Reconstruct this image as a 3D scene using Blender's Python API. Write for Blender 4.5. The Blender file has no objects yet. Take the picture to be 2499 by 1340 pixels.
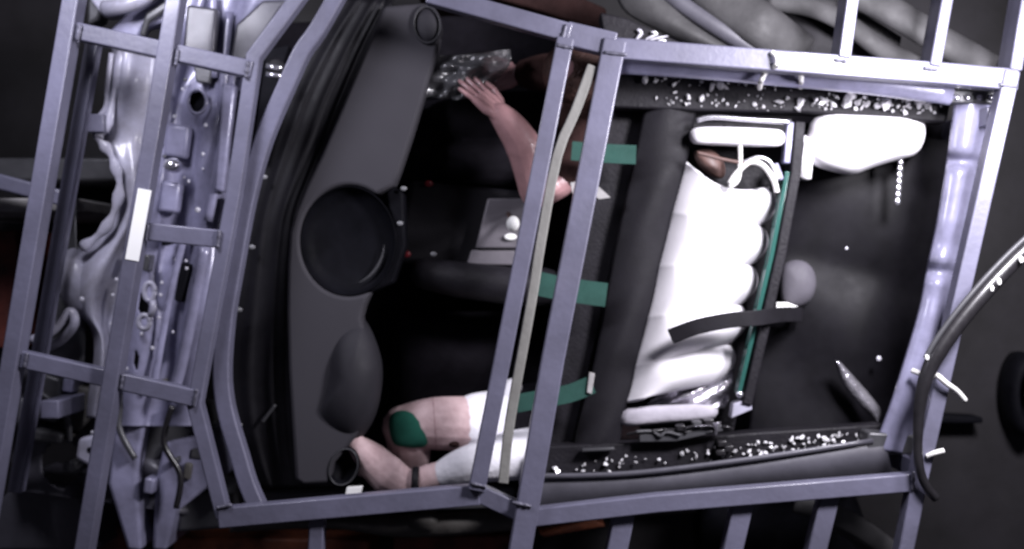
import bpy, math, random
from mathutils import Vector, Matrix
random.seed(7)
S = bpy.context.scene
C = S.collection

# ------------------------------------------------------------------ camera, light, exposure
ZC, D, ZF, PPM = 4.95, 3.6, 1.35, 800.0      # camera height, distance to the top bars, their height, px per metre there
cam_d = bpy.data.cameras.new('camera'); cam = bpy.data.objects.new('camera', cam_d); C.objects.link(cam)
cam.location = (0, 0, ZC); cam.rotation_euler = (0, 0, 0)
cam_d.sensor_width = 36.0; cam_d.lens = 36.0 * D / (2499 / PPM); cam_d.clip_end = 200; cam_d.clip_start = 0.05
cam_d.dof.use_dof = True; cam_d.dof.focus_distance = 2.6; cam_d.dof.aperture_fstop = 2.2
S.camera = cam
W = bpy.data.worlds.new('World'); S.world = W; W.use_nodes = True
bg = W.node_tree.nodes['Background']; bg.inputs[0].default_value = (0.75, 0.72, 0.95, 1); bg.inputs[1].default_value = 0.035
def lamp(name, loc, target, size, power, col, size_y=None):
    d = bpy.data.lights.new(name, 'AREA'); d.energy = power; d.color = col
    d.shape = 'RECTANGLE'; d.size = size; d.size_y = size_y or size
    o = bpy.data.objects.new(name, d); C.objects.link(o); o.location = loc
    o.rotation_euler = (Vector(target) - Vector(loc)).to_track_quat('-Z', 'Y').to_euler()
    return o
lamp('flood_lamp', (1.4, 0.95, 2.5), (0.75, 0.0, 1.1), 0.4, 92, (0.95, 0.92, 1.0))
lamp('corner_lamp', (1.78, 0.52, 2.0), (1.2, 0.5, 1.2), 0.25, 24, (0.95, 0.92, 1.0))
lamp('left_lamp', (-1.3, 1.15, 2.1), (-0.9, 0.1, 1.1), 0.4, 24, (0.88, 0.87, 1.0))
S.view_settings.view_transform = 'Standard'; S.view_settings.look = 'None'
S.view_settings.exposure = 0.0; S.view_settings.gamma = 1.0; S.view_settings.use_curve_mapping = False

# ------------------------------------------------------------------ helpers
def P(x, y, z):
    """a point of the place: seen at pixel (x, y) of the 2499 x 1340 photograph, at height z metres"""
    k = (ZC - z) / D
    return Vector(((x - 1249.5) / PPM * k, (670 - y) / PPM * k, z))
def M(px, z):  return px / PPM * (ZC - z) / D

def mat(name, col, rough=0.5, metal=0.0, coat=0.0, vary=0.15, vscale=6.0, bump=0.0, bscale=60.0, trans=0.0, emit=0.0, spec=0.5, col2=None, ior=1.45, alpha=1.0, fine=0.0):
    m = bpy.data.materials.new(name); m.use_nodes = True; nt = m.node_tree; b = nt.nodes['Principled BSDF']
    tc = nt.nodes.new('ShaderNodeTexCoord')
    n = nt.nodes.new('ShaderNodeTexNoise'); n.inputs['Scale'].default_value = vscale; n.inputs['Detail'].default_value = 6; n.inputs['Roughness'].default_value = 0.65
    nt.links.new(tc.outputs['Object'], n.inputs['Vector'])
    r = nt.nodes.new('ShaderNodeValToRGB'); r.color_ramp.elements[0].position = 0.32; r.color_ramp.elements[1].position = 0.68
    lo = [c * (1 - vary) for c in (col2 or col)]; hi = [min(1, c * (1 + vary)) for c in col]
    r.color_ramp.elements[0].color = (*lo, 1); r.color_ramp.elements[1].color = (*hi, 1)
    nt.links.new(n.outputs['Fac'], r.inputs['Fac']); nt.links.new(r.outputs['Color'], b.inputs['Base Color'])
    mr = nt.nodes.new('ShaderNodeMapRange'); mr.inputs['To Min'].default_value = max(0.03, rough * 0.75); mr.inputs['To Max'].default_value = min(1, rough * 1.3)
    n2 = nt.nodes.new('ShaderNodeTexNoise'); n2.inputs['Scale'].default_value = vscale * 3.1; n2.inputs['Detail'].default_value = 4
    nt.links.new(tc.outputs['Object'], n2.inputs['Vector']); nt.links.new(n2.outputs['Fac'], mr.inputs['Value']); nt.links.new(mr.outputs['Result'], b.inputs['Roughness'])
    b.inputs['Metallic'].default_value = metal; b.inputs['Coat Weight'].default_value = coat; b.inputs['Coat Roughness'].default_value = 0.12
    b.inputs['Transmission Weight'].default_value = trans; b.inputs['Specular IOR Level'].default_value = spec; b.inputs['IOR'].default_value = ior
    b.inputs['Alpha'].default_value = alpha
    if bump:
        n3 = nt.nodes.new('ShaderNodeTexNoise'); n3.inputs['Scale'].default_value = bscale; n3.inputs['Detail'].default_value = 5
        nt.links.new(tc.outputs['Object'], n3.inputs['Vector'])
        bp = nt.nodes.new('ShaderNodeBump'); bp.inputs['Strength'].default_value = bump; bp.inputs['Distance'].default_value = 0.02
        nt.links.new(n3.outputs['Fac'], bp.inputs['Height']); nt.links.new(bp.outputs['Normal'], b.inputs['Normal'])
    return m

mt_tube   = mat('cage_paint', (0.130, 0.128, 0.184), 0.42, 0.0, 0.2, 0.12, 3, 0.06, 55, col2=(0.102, 0.100, 0.140))
mt_body   = mat('body_silver', (0.285, 0.28, 0.41), 0.30, 0.08, 0.4, 0.12, 7, 0.07, 12, col2=(0.19, 0.186, 0.265))
mt_body2  = mat('body_grey_sheet', (0.085, 0.085, 0.092), 0.42, 0.3, 0.1, 0.18, 5, 0.08, 20)
mt_primer = mat('body_pale_primer', (0.43, 0.425, 0.53), 0.36, 0.0, 0.3, 0.10, 9, 0.05, 14, col2=(0.31, 0.30, 0.35))
mt_black  = mat('black_trim', (0.011, 0.010, 0.013), 0.55, 0, 0, 0.35, 9, 0.15, 90, spec=0.25)
mt_dark   = mat('charcoal_trim', (0.0100, 0.0092, 0.0118), 0.6, 0, 0, 0.25, 6, 0.06, 120, spec=0.2)
mt_dash   = mat('dash_black_vinyl', (0.009, 0.0085, 0.0105), 0.5, 0, 0, 0.3, 8, 0.05, 160, spec=0.2)
mt_pad    = mat('dash_grey_vinyl', (0.044, 0.042, 0.049), 0.7, 0, 0, 0.04, 4, 0.03, 220, spec=0.2)
mt_hood   = mat('hood_grey_vinyl', (0.022, 0.021, 0.026), 0.62, 0, 0, 0.1, 6, 0.1, 220, spec=0.25)
mt_vent   = mat('vent_black', (0.005, 0.005, 0.007), 0.6, 0, 0, 0.3, 10, spec=0.06)
mt_ring   = mat('vent_ring', (0.05, 0.05, 0.055), 0.4, 0, 0, 0.1, 10, spec=0.4)
mt_seat   = mat('black_seat_cloth', (0.009, 0.008, 0.011), 0.9, 0, 0, 0.3, 12, 0.3, 200, spec=0.1)
mt_bag    = mat('airbag_white_nylon', (0.84, 0.82, 0.86), 0.75, 0, 0, 0.03, 8, 0.025, 30, spec=0.2)
mt_foil   = mat('crumpled_foil', (0.62, 0.60, 0.66), 0.22, 0.75, 0, 0.25, 16, 0.5, 26)
mt_green  = mat('green_webbing', (0.022, 0.066, 0.054), 0.7, 0, 0, 0.14, 14, 0.2, 260, spec=0.2)
mt_gpaint = mat('green_knee_chalk', (0.018, 0.105, 0.075), 0.8, 0, 0, 0.14, 22, spec=0.15)
mt_khaki  = mat('khaki_seal', (0.19, 0.187, 0.175), 0.6, 0, 0, 0.12, 12, 0.1, 80)
mt_skin   = mat('dummy_vinyl_skin', (0.60, 0.45, 0.455), 0.6, 0, 0, 0.09, 18, 0.12, 90, spec=0.3, col2=(0.52, 0.36, 0.365))
mt_skin2  = mat('dummy_vinyl_skin_dark', (0.36, 0.205, 0.21), 0.33, 0, 0.3, 0.12, 18, 0.12, 80, spec=0.5)
mt_white  = mat('white_cotton', (0.80, 0.79, 0.84), 0.85, 0, 0, 0.05, 9, 0.25, 35, spec=0.15)
mt_label  = mat('white_label', (0.85, 0.85, 0.83), 0.5, 0, 0, 0.02, 9)
mt_brown  = mat('brown_cloth', (0.030, 0.015, 0.014), 0.85, 0, 0, 0.25, 12, 0.3, 60, spec=0.12)
mt_hair   = mat('brown_hair', (0.035, 0.016, 0.013), 0.6, 0, 0, 0.4, 40, 0.5, 90, spec=0.3)
mt_glass  = mat('tinted_glass', (0.022, 0.085, 0.072), 0.2, 0, 0.6, 0.08, 5, spec=0.6)
mt_pane   = mat('window_pane', (0.75, 0.9, 0.85), 0.04, 0, 0, 0.02, 5, trans=1.0)
mt_shard  = mat('glass_crumbs', (0.80, 0.77, 0.85), 0.12, 0, 0.6, 0.35, 60, spec=0.8)  # opaque white base colour carries the glints of the broken glass
mt_chrome = mat('bright_steel', (0.75, 0.74, 0.80), 0.2, 0.9, 0, 0.1, 12)
mt_plast  = mat('clear_plastic', (0.22, 0.22, 0.235), 0.2, 0, 0.3, 0.1, 10, 0.25, 9, trans=0.75, spec=0.6)
mt_console= mat('console_grey', (0.13, 0.12, 0.135), 0.5, 0.1, 0, 0.12, 10, 0.06, 50)
mt_cable  = mat('cable_black', (0.014, 0.013, 0.015), 0.35, 0, 0.3, 0.3, 20, spec=0.5)
mt_copper = mat('copper_wire', (0.10, 0.058, 0.05), 0.5, 0.0, 0, 0.2, 20)
mt_wire   = mat('white_wire', (0.75, 0.74, 0.72), 0.35, 0, 0.2, 0.06, 20)
mt_red    = mat('rusty_red_paint', (0.13, 0.030, 0.022), 0.6, 0, 0, 0.4, 8, 0.2, 40, col2=(0.06, 0.02, 0.02))
mt_orange = mat('orange_paint', (0.24, 0.075, 0.035), 0.55, 0, 0, 0.35, 8, 0.2, 40, col2=(0.12, 0.04, 0.03))
mt_redlit = mat('red_knob', (0.16, 0.012, 0.018), 0.4, 0, 0, 0.2, 20)
mt_floor  = mat('hall_floor', (0.021, 0.0195, 0.0225), 0.55, 0, 0, 0.28, 1.3, 0.1, 8, spec=0.3, col2=(0.014, 0.013, 0.013))
mt_conc   = mat('pale_beam', (0.30, 0.29, 0.29), 0.7, 0, 0, 0.3, 8, 0.2, 30)
mt_sill   = mat('beige_sill', (0.075, 0.07, 0.065), 0.6, 0, 0, 0.3, 7, 0.2, 20)

mt_arch   = mat('weathered_grey_panel', (0.036, 0.035, 0.037), 0.6, 0.0, 0.0, 0.3, 7, 0.2, 12)
mt_doorm  = mat('door_frame_grey', (0.074, 0.072, 0.088), 0.45, 0.1, 0.2, 0.2, 5, 0.06, 20)
mt_fold   = mat('thin_white_fabric', (0.42, 0.40, 0.45), 0.7, 0, 0, 0.15, 9, 0.15, 30, spec=0.2)
mt_weld   = mat('weld_grey', (0.10, 0.098, 0.13), 0.45, 0.3, 0, 0.25, 60)
mt_rear   = mat('gloss_black_panel', (0.0065, 0.006, 0.008), 0.5, 0, 0, 0.4, 5, 0.05, 9, spec=0.14)
mt_screw  = mat('dull_screw', (0.20, 0.20, 0.21), 0.4, 0.3, 0, 0.2, 20)
mt_rivet_glint  = mat('pale_rivet_glint', (0.62, 0.61, 0.68), 0.3, 0.1, 0.3, 0.1, 20)  # pale base colour stands in for glints on rivets and bolt heads
mt_reflect   = mat('reflection_grey', (0.085, 0.08, 0.095), 0.6, 0, 0, 0.15, 8, 0.05, 40, spec=0.3)  # grey of a soft reflection on the rear panel, put into the colour

def obj(name, mb, m, parent=None, smooth=False, bevel=0.0, remesh=0.0, solid=0.0, sub=0):
    me = bpy.data.meshes.new(name)
    me.from_pydata([tuple(v) for v in mb.v], [], mb.f); me.validate(); me.update()
    o = bpy.data.objects.new(name, me); C.objects.link(o); me.materials.append(m)
    import bmesh
    bm = bmesh.new(); bm.from_mesh(me); bmesh.ops.remove_doubles(bm, verts=bm.verts, dist=1e-6); bmesh.ops.recalc_face_normals(bm, faces=bm.faces); bm.to_mesh(me); bm.free()
    if smooth or remesh:
        for p in me.polygons: p.use_smooth = True
    if solid:
        q = o.modifiers.new('solid', 'SOLIDIFY'); q.thickness = solid; q.offset = -1
    if remesh:
        q = o.modifiers.new('remesh', 'REMESH'); q.mode = 'VOXEL'; q.voxel_size = remesh; q.use_smooth_shade = True
        q = o.modifiers.new('smooth', 'SMOOTH'); q.iterations = 3; q.factor = 0.5
    if bevel:
        q = o.modifiers.new('bevel', 'BEVEL'); q.width = bevel; q.segments = 3; q.limit_method = 'ANGLE'; q.angle_limit = math.radians(40)
        for p in me.polygons: p.use_smooth = True
        q.harden_normals = False
        try: me.set_sharp_from_angle(angle=math.radians(35))
        except Exception: pass
    if sub:
        q = o.modifiers.new('sub', 'SUBSURF'); q.levels = sub; q.render_levels = sub
    if parent is not None: o.parent = parent; o.matrix_parent_inverse = parent.matrix_world.inverted()
    return o
def tag(o, label, cat, group=None, kind=None):
    if label: o['label'] = label
    if cat: o['category'] = cat
    if group: o['group'] = group
    if kind: o['kind'] = kind
    return o
def thing(name, label, cat, loc, group=None):
    o = bpy.data.objects.new(name, None); C.objects.link(o); o.location = loc; o.empty_display_size = 0.1
    o.matrix_world = Matrix.Translation(Vector(loc))
    return tag(o, label, cat, group)
def structure(o): o['kind'] = 'structure'; return o

class MB:
    def __init__(s): s.v = []; s.f = []
    def add(s, vs, fs):
        n = len(s.v); s.v += [Vector(v) for v in vs]; s.f += [tuple(i + n for i in f) for f in fs]; return s
    def prism(s, top, zb, px=True, zt=None):
        """closed solid under an outline: pixel outline at height zt, straight sides down to zb"""
        t = [P(x, y, zt) for x, y in top] if px else [Vector(q) for q in top]
        b = [Vector((q.x, q.y, zb)) for q in t]; n = len(t)
        return s.add(t + b, [tuple(range(n)), tuple(reversed(range(n, 2 * n)))] + [(i, n + i, n + (i + 1) % n, (i + 1) % n) for i in range(n)])
    def sweep(s, pts, rad, seg=14, flat=1.0, caps=True, prof=None):
        pts = [Vector(p) for p in pts]; n = len(pts)
        if not hasattr(rad, '__len__'): rad = [rad] * n
        rings = []; up0 = Vector((0, 0, 1))
        for i, p in enumerate(pts):
            a = pts[max(0, i - 1)]; b = pts[min(n - 1, i + 1)]; t = (b - a)
            if t.length < 1e-9: t = Vector((1, 0, 0))
            t.normalize()
            up = up0 if abs(t.z) < 0.95 else Vector((0, 1, 0))
            sd = t.cross(up).normalized(); u = sd.cross(t).normalized()
            if prof:
                mit = 1.0
                if 0 < i < n - 1:
                    d1 = (pts[i] - pts[i - 1]).normalized(); c = max(0.5, t.dot(d1)); mit = 1 / c
                rings.append([p + sd * (x * mit) + u * y for x, y in prof])
            else:
                rings.append([p + (sd * math.cos(q) + u * math.sin(q) * flat) * rad[i] for q in [2 * math.pi * k / seg for k in range(seg)]])
        m = len(rings[0]); vs = [q for r in rings for q in r]; fs = []
        for i in range(n - 1):
            for k in range(m):
                fs.append((i * m + k, i * m + (k + 1) % m, (i + 1) * m + (k + 1) % m, (i + 1) * m + k))
        if caps: fs += [tuple(reversed(range(m))), tuple(range((n - 1) * m, n * m))]
        return s.add(vs, fs)
    def beam(s, pts, w, h):
        a, b = w / 2, h / 2
        return s.sweep(pts, 1, prof=[(-a, -b), (a, -b), (a, b), (-a, b)])
    def capsule(s, pts, rad, seg=16, flat=1.0):
        """tapered limb with rounded ends"""
        pts = [Vector(p) for p in pts]; rad = list(rad)
        pp, rr = [], []
        d0 = (pts[0] - pts[1]).normalized(); d1 = (pts[-1] - pts[-2]).normalized()
        for a in (85, 60, 30): pp.append(pts[0] + d0 * rad[0] * math.sin(math.radians(a))); rr.append(rad[0] * math.cos(math.radians(a)))
        pp += pts; rr += rad
        for a in (30, 60, 85): pp.append(pts[-1] + d1 * rad[-1] * math.sin(math.radians(a))); rr.append(rad[-1] * math.cos(math.radians(a)))
        return s.sweep(pp, rr, seg, flat)
    def sheet(s, L, R, nu, nv, zf, holes=(), wob=0.0):
        """surface between two pixel polylines; zf(u, v) is its height"""
        def at(pl, t):
            k = t * (len(pl) - 1); i = min(len(pl) - 2, int(k)); q = k - i
            # catmull-rom for smooth edges
            p0, p1, p2, p3 = pl[max(0, i - 1)], pl[i], pl[i + 1], pl[min(len(pl) - 1, i + 2)]
            return tuple(0.5 * ((2 * p1[j]) + (-p0[j] + p2[j]) * q + (2 * p0[j] - 5 * p1[j] + 4 * p2[j] - p3[j]) * q * q + (-p0[j] + 3 * p1[j] - 3 * p2[j] + p3[j]) * q ** 3) for j in (0, 1))
        vs = []; px = []
        for j in range(nv + 1):
            a, b = at(L, j / nv), at(R, j / nv)
            for i in range(nu + 1):
                u = i / nu; x = a[0] + (b[0] - a[0]) * u; y = a[1] + (b[1] - a[1]) * u
                px.append((x, y)); vs.append(P(x, y, zf(u, j / nv)))
        fs = []
        for j in range(nv):
            for i in range(nu):
                q = (j * (nu + 1) + i, j * (nu + 1) + i + 1, (j + 1) * (nu + 1) + i + 1, (j + 1) * (nu + 1) + i)
                cx = sum(px[k][0] for k in q) / 4; cy = sum(px[k][1] for k in q) / 4
                if any(((cx - h[0]) / h[2]) ** 2 + ((cy - h[1]) / h[3]) ** 2 < 1 for h in holes): continue
                fs.append(q)
        return s.add(vs, fs)
    def pillow(s, outline, z0, h, rings=7, power=0.5, zb=None, smooth=2, cen=None):
        """inflated shape over a pixel outline"""
        o = [Vector((x, y)) for x, y in outline]
        for _ in range(smooth):
            o = [q for i in range(len(o)) for q in (o[i] * 0.75 + o[(i + 1) % len(o)] * 0.25, o[i] * 0.25 + o[(i + 1) % len(o)] * 0.75)]
        c = Vector(cen) if cen else sum(o, Vector((0, 0))) / len(o); n = len(o); vs = []; fs = []
        zb = z0 - 0.5 * h if zb is None else zb
        for q in o: vs.append(P(q.x, q.y, zb))
        for r in range(rings + 1):
            t = r / (rings + 1); z = z0 + h * (1 - (1 - t) ** 2) ** power
            for q in o: w = c + (q - c) * (1 - t); vs.append(P(w.x, w.y, z))
        vs.append(P(c.x, c.y, z0 + h)); top = len(vs) - 1
        fs.append(tuple(reversed(range(n))))
        for r in range(rings + 1):
            for i in range(n): fs.append((r * n + i, r * n + (i + 1) % n, (r + 1) * n + (i + 1) % n, (r + 1) * n + i))
        b = (rings + 1) * n
        for i in range(n): fs.append((b + i, b + (i + 1) % n, top))
        return s.add(vs, fs)
    def lathe(s, c, prof, seg=32, ex=1.0, ey=1.0, ang=0.0, tilt=None, caps=True):
        vs = []; fs = []; m = len(prof); ca, sa = math.cos(ang), math.sin(ang)
        R = tilt or Matrix.Identity(3)
        for k in range(seg):
            a = 2 * math.pi * k / seg
            for r, z in prof:
                x, y = r * math.cos(a) * ex, r * math.sin(a) * ey
                vs.append(Vector(c) + R @ Vector((x * ca - y * sa, x * sa + y * ca, z)))
        for k in range(seg):
            for i in range(m - 1): fs.append((k * m + i, ((k + 1) % seg) * m + i, ((k + 1) % seg) * m + i + 1, k * m + i + 1))
        if caps and prof[0][0] > 1e-5: fs.append(tuple(k * m for k in reversed(range(seg))))
        if caps and prof[-1][0] > 1e-5: fs.append(tuple(k * m + m - 1 for k in range(seg)))
        return s.add(vs, fs)
    def ball(s, c, r, ex=1, ey=1, ez=1, seg=20):
        return s.lathe(c, [(r * math.sin(math.pi * i / 10), -r * ez * math.cos(math.pi * i / 10)) for i in range(11)], seg, ex, ey)
def PP(l, z=None): return [P(q[0], q[1], q[2] if len(q) > 2 else z) for q in l]
def curve(pts, n=6):
    """smooth a list of 3D points"""
    pts = [Vector(p) for p in pts]; out = []
    for i in range(len(pts) - 1):
        p0, p1, p2, p3 = pts[max(0, i - 1)], pts[i], pts[i + 1], pts[min(len(pts) - 1, i + 2)]
        for k in range(n):
            q = k / n; out.append(0.5 * (2 * p1 + (p2 - p0) * q + (2 * p0 - 5 * p1 + 4 * p2 - p3) * q * q + (3 * p1 - p0 - 3 * p2 + p3) * q ** 3))
    out.append(pts[-1]); return out

# ------------------------------------------------------------------ the setting
g = MB(); g.add([(-14, -14, 0), (14, -14, 0), (14, 14, 0), (-14, 14, 0)], [(0, 1, 2, 3)])
structure(obj('floor', g, mt_floor))

# ------------------------------------------------------------------ welded steel cage
cage = thing('steel_cage', 'lavender grey welded square tube cage surrounding the opened car body', 'cage', P(1250, 670, 0.0))
def tube(pts, wpx, z, h=0.055, label=None, m=mt_tube, name='tube'):
    w = M(wpx, z)
    o = obj(name, MB().beam(PP(pts, z), w, h), m, cage, bevel=0.005)
    if label: o['label'] = label
    return o
ZB = 1.31
tube([(192, -60), (-36, 1290)], 40, ZB, 0.075)                      # outermost front bar
front2 = tube([(441, -60), (206, 1350)], 38, ZB + 0.004, 0.07)
lab = obj('label_strip', MB().beam(PP([(353.5, 462), (322, 635)], ZB + 0.0405), M(33, ZB), 0.002), mt_label, front2)
lab['label'] = 'plain white rectangular label strip'
tube([(176, 75), (618, 172)], 42, ZB - 0.012, 0.055)
tube([(40, 872), (486, 972)], 42, ZB - 0.012, 0.055)
tube([(366, 566), (540, 584)], 44, ZB - 0.014, 0.05)
tube([(234, 80), (40, 1200)], 32, 1.12, 0.05)
tube([(748, -30), (622, 140), (572, 480), (497, 880), (478, 985), (548, 1262)], 34, ZB - 0.02, 0.055)
wt = [(835, -30), (776, 75), (739, 127), (701, 209), (657, 310), (628, 395), (604, 490), (588, 570), (574, 651), (556, 752), (546, 850), (544, 920), (549, 975), (562, 1033), (584, 1106), (606, 1180), (632, 1240)]
o = obj('curved_tube', MB().beam(curve(PP(wt, 1.24), 3), M(40, 1.24), 0.06), mt_tube, cage, bevel=0.006); o['label'] = 'bowed tube along the base of the windscreen'
tube([(1045, -12), (1392, 84)], 46, ZB + 0.010)
tube([(1380, 84), (1500, 112)], 58, ZB + 0.008)
tube([(1492, 120), (1900, 152), (2300, 182), (2478, 198)], 52, ZB)
tube([(1380, 95), (1163, 1196)], 42, ZB + 0.022)
tube([(1500, 100), (1348, 880), (1266, 1360)], 56, ZB + 0.018, 0.06)
tube([(536, 1262), (800, 1238), (1170, 1205)], 50, ZB)
tube([(1160, 1198), (1268, 1248)], 44, ZB - 0.008)
tube([(1290, 1262), (1600, 1226), (2234, 1174)], 44, ZB, 0.055)
tube([(2463, 176), (2310, 855), (2236, 1180), (2200, 1360)], 38, ZB + 0.004, 0.06)
for a, b, w in (((2076, -40), (2050, 148), 30), ((2306, -40), (2268, 168), 28), ((2498, -40), (2462, 178), 30)): tube([a, b], w, ZB - 0.02, 0.11, name='outrigger')
for a, b, w in (((776, 1262), (772, 1360), 36), ((1524, 1244), (1500, 1360), 50), ((1812, 1222), (1780, 1360), 48), ((2022, 1204), (1984, 1360), 46)): tube([a, b], w, ZB - 0.03, 0.06, name='outrigger')
# weld beads where the tubes meet
rw = random.Random(17)
for x0, y0, x1, y1, z in ((197, 60, 190, 104, 1.332), (194, 62, 188, 98, 1.335), (66, 862, 58, 898, 1.332), (402, 112, 396, 152, 1.33), (434, 120, 428, 160, 1.33), (262, 905, 256, 940, 1.33), (300, 915, 294, 950, 1.33), (606, 150, 600, 190, 1.325), (360, 546, 356, 590, 1.328), (536, 562, 530, 604, 1.325), (480, 950, 472, 992, 1.325), (528, 1240, 566, 1232, 1.34), (1382, 60, 1370, 108, 1.352), (1360, 110, 1398, 118, 1.36), (1476, 128, 1530, 134, 1.36), (1150, 1180, 1186, 1188, 1.36), (1250, 1226, 1296, 1236, 1.36), (1300, 1236, 1294, 1284, 1.35), (2230, 1150, 2226, 1196, 1.345), (2440, 206, 2482, 212, 1.345), (2036, 146, 2066, 150, 1.34), (2254, 166, 2286, 170, 1.34)):
    n = 9; pts = [P(x0 + (x1 - x0) * i / n, y0 + (y1 - y0) * i / n, z) for i in range(n + 1)]
    obj('weld_bead', MB().sweep(pts, [.0055 + rw.uniform(-.0015, .002) for _ in pts], 8), mt_weld, cage, smooth=True)
# legs under the deck, so that the cage stands on the floor
for x, y in ((230, 300), (120, 1000), (1480, 180), (1290, 1200), (2380, 300), (2200, 1120)):
    p = P(x, y, 1.1); mb = MB(); mb.prism([(p.x - .03, p.y - .03, 1.1 if x < 400 else 1.27), (p.x + .03, p.y - .03, 1.1 if x < 400 else 1.27), (p.x + .03, p.y + .03, 1.1 if x < 400 else 1.27), (p.x - .03, p.y + .03, 1.1 if x < 400 else 1.27)], 0.0, px=False)
    obj('leg', mb, mt_tube, cage, bevel=0.005)

# ------------------------------------------------------------------ car body
body = thing('car', 'roofless silver car body cut open inside the steel cage', 'car', P(1250, 640, 0.3))
mb = MB(); mb.prism([(560, 60), (1300, 30), (2330, 200), (2160, 1120), (1300, 1190), (620, 1190), (570, 900)], 0.30, zt=0.36); obj('floor_pan', mb, mt_seat, body, bevel=0.01)
sg = lambda a: math.copysign(abs(a) ** 0.6, a)
# pale fender apron with the ragged left edge
AL = [(272, 110), (268, 190), (258, 260), (238, 335), (262, 365), (282, 420), (290, 470), (270, 540), (215, 600), (172, 640), (150, 700), (172, 752), (220, 800), (228, 870), (215, 960), (210, 1020)]
AR = [(410, 130), (402, 200), (392, 270), (382, 330), (372, 390), (362, 440), (352, 490), (342, 560), (330, 620), (318, 680), (306, 740), (296, 800), (290, 860), (284, 920), (276, 980), (268, 1020)]
def zap(u, v): return 0.98 + 0.07 * math.sin(min(1, u * 1.35) * math.pi) + 0.02 * math.sin(u * 9 + v * 5) - 0.06 * v + 0.012 * math.sin(v * 23)
obj('fender_apron', MB().sheet(AL, AR, 26, 80, zap), mt_primer, body, smooth=True, solid=0.004)
o = obj('apron_flange', MB().sweep(curve(PP([(272, 130), (262, 210), (258, 262), (226, 300), (214, 318)], 1.06), 5), 0.009, 8), mt_primer, body, smooth=True)
fl = MB(); fl.sweep(curve(PP([(300, 120, 1.04), (262, 300, 1.06), (240, 335, 1.06), (272, 380, 1.05), (292, 460, 1.04), (262, 550, 1.03), (200, 605, 1.02)]), 6), [0.016 + 0.006 * math.sin(i * 1.3) for i in range(37)], 10, 0.6)
obj('apron_edge', fl, mt_primer, body, smooth=True)
# inner apron and firewall, with pressed beads and real holes
FL = [(432, -30), (420, 80), (408, 170), (392, 280), (378, 380), (362, 470), (345, 580), (326, 690), (312, 780), (300, 880), (288, 980), (280, 1040)]
FR = [(735, -30), (690, 50), (640, 120), (618, 230), (604, 330), (588, 430), (566, 540), (546, 650), (528, 760), (508, 860), (488, 960), (470, 1040)]
def zfw(u, v):
    z = 0.96 + 0.030 * sg(math.sin(u * 3.1 * math.pi + 0.6 + 1.1 * math.sin(v * 5))) + 0.02 * math.sin(v * 17 + u * 3) - 0.03 * v
    for hx, hy, hr in ((0.33, 0.26, 0.10), (0.42, 0.64, 0.09), (0.75, 0.5, 0.12)):
        d2 = ((u - hx) / hr) ** 2 + ((v - hy) / (hr * 0.5)) ** 2; z += 0.03 * math.exp(-d2)
    return z
holes = [(482, 248, 21, 28), (350, 745, 13, 32), (332, 880, 7, 22)]
fw = obj('firewall', MB().sheet(FL, FR, 64, 170, zfw, holes), mt_body, body, smooth=True, solid=0.004)
mb = MB(); c = P(482, 248, 1.0); mb.lathe(c, [(M(20, 1), 0.0), (M(20, 1), 0.012), (M(25, 1), 0.012), (M(27, 1), 0.0)], 28, 1, 1.3, caps=False); obj('hole_rim', mb, mt_body, fw, smooth=True)
mb = MB(); mb.lathe(P(482, 248, 0.86), [(M(34, .86), 0), (M(34, .86), 0.06), (0.0001, 0.02)], 24); obj('hole_dark_cup', mb, mt_vent, fw)  # black cup that paints the darkness inside the hole
mb = MB()
for cx, cy, rx, ry in ((365, 712, 13, 22), (352, 786, 14, 17)):
    mb.sweep([P(cx + rx * math.cos(a), cy + ry * math.sin(a), 1.02) for a in [i * math.pi / 8 for i in range(17)]], 0.009, 8)
mb.sweep(PP([(372, 734), (376, 752), (366, 772)], 1.02), 0.011, 8); obj('hinge_bracket', mb, mt_primer, fw, smooth=True)
mb = MB(); mb.lathe(P(424, 405, 1.02), [(M(20, 1), 0), (M(20, 1), 0.02), (M(16, 1), 0.035), (M(8, 1), 0.044), (0.0005, 0.046)], 24, 1.1, 0.9); obj('dome_bolt', mb, mt_chrome, fw, smooth=True)
# beads along the panel
for pl, r in ((((560, 30), (545, 200), (532, 400), (508, 540)), 0.016), (((500, 600), (470, 760), (440, 900), (418, 970)), 0.02), (((455, 560), (420, 700), (395, 830), (375, 950)), 0.012), (((520, -10), (518, 90), (522, 190)), 0.014)):
    obj('pressed_bead', MB().sweep(curve(PP(pl, 0.985), 5), r, 10, 0.7), mt_body, fw, smooth=True)
for x, y, r in ((590, 72, 9), (482, 512, 8), (284, 682, 5), (275, 720, 5), (287, 760, 5), (200, 730, 7), (372, 850, 6), (395, 690, 5), (392, 720, 5), (388, 775, 5), (455, 655, 5), (270, 790, 4), (310, 900, 5), (225, 1055, 5), (345, 815, 5)):
    mb = MB(); mb.ball(P(x, y, 1.03), M(r * .85, 1), ez=0.35, seg=12); obj('rivet_glint', mb, mt_rivet_glint, fw, smooth=True)  # rivets, plus highlights on the sheet metal made as pale domes
rf = random.Random(31)
for i in range(40):
    v = rf.random(); x = 470 - 150 * v + rf.uniform(-60, 95) * (1 - .2 * v); y = 20 + 950 * v
    mb = MB(); mb.ball(P(x, y, 1.0 - .03 * v), rf.uniform(.004, .008), ex=rf.uniform(.7, 1.6), ez=.6, seg=10); obj('glint_speck', mb, rf.choice((mt_rivet_glint, mt_rivet_glint, mt_body2)), fw, smooth=True)  # small rivet-like specks added as painted glints, some of them dark
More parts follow.
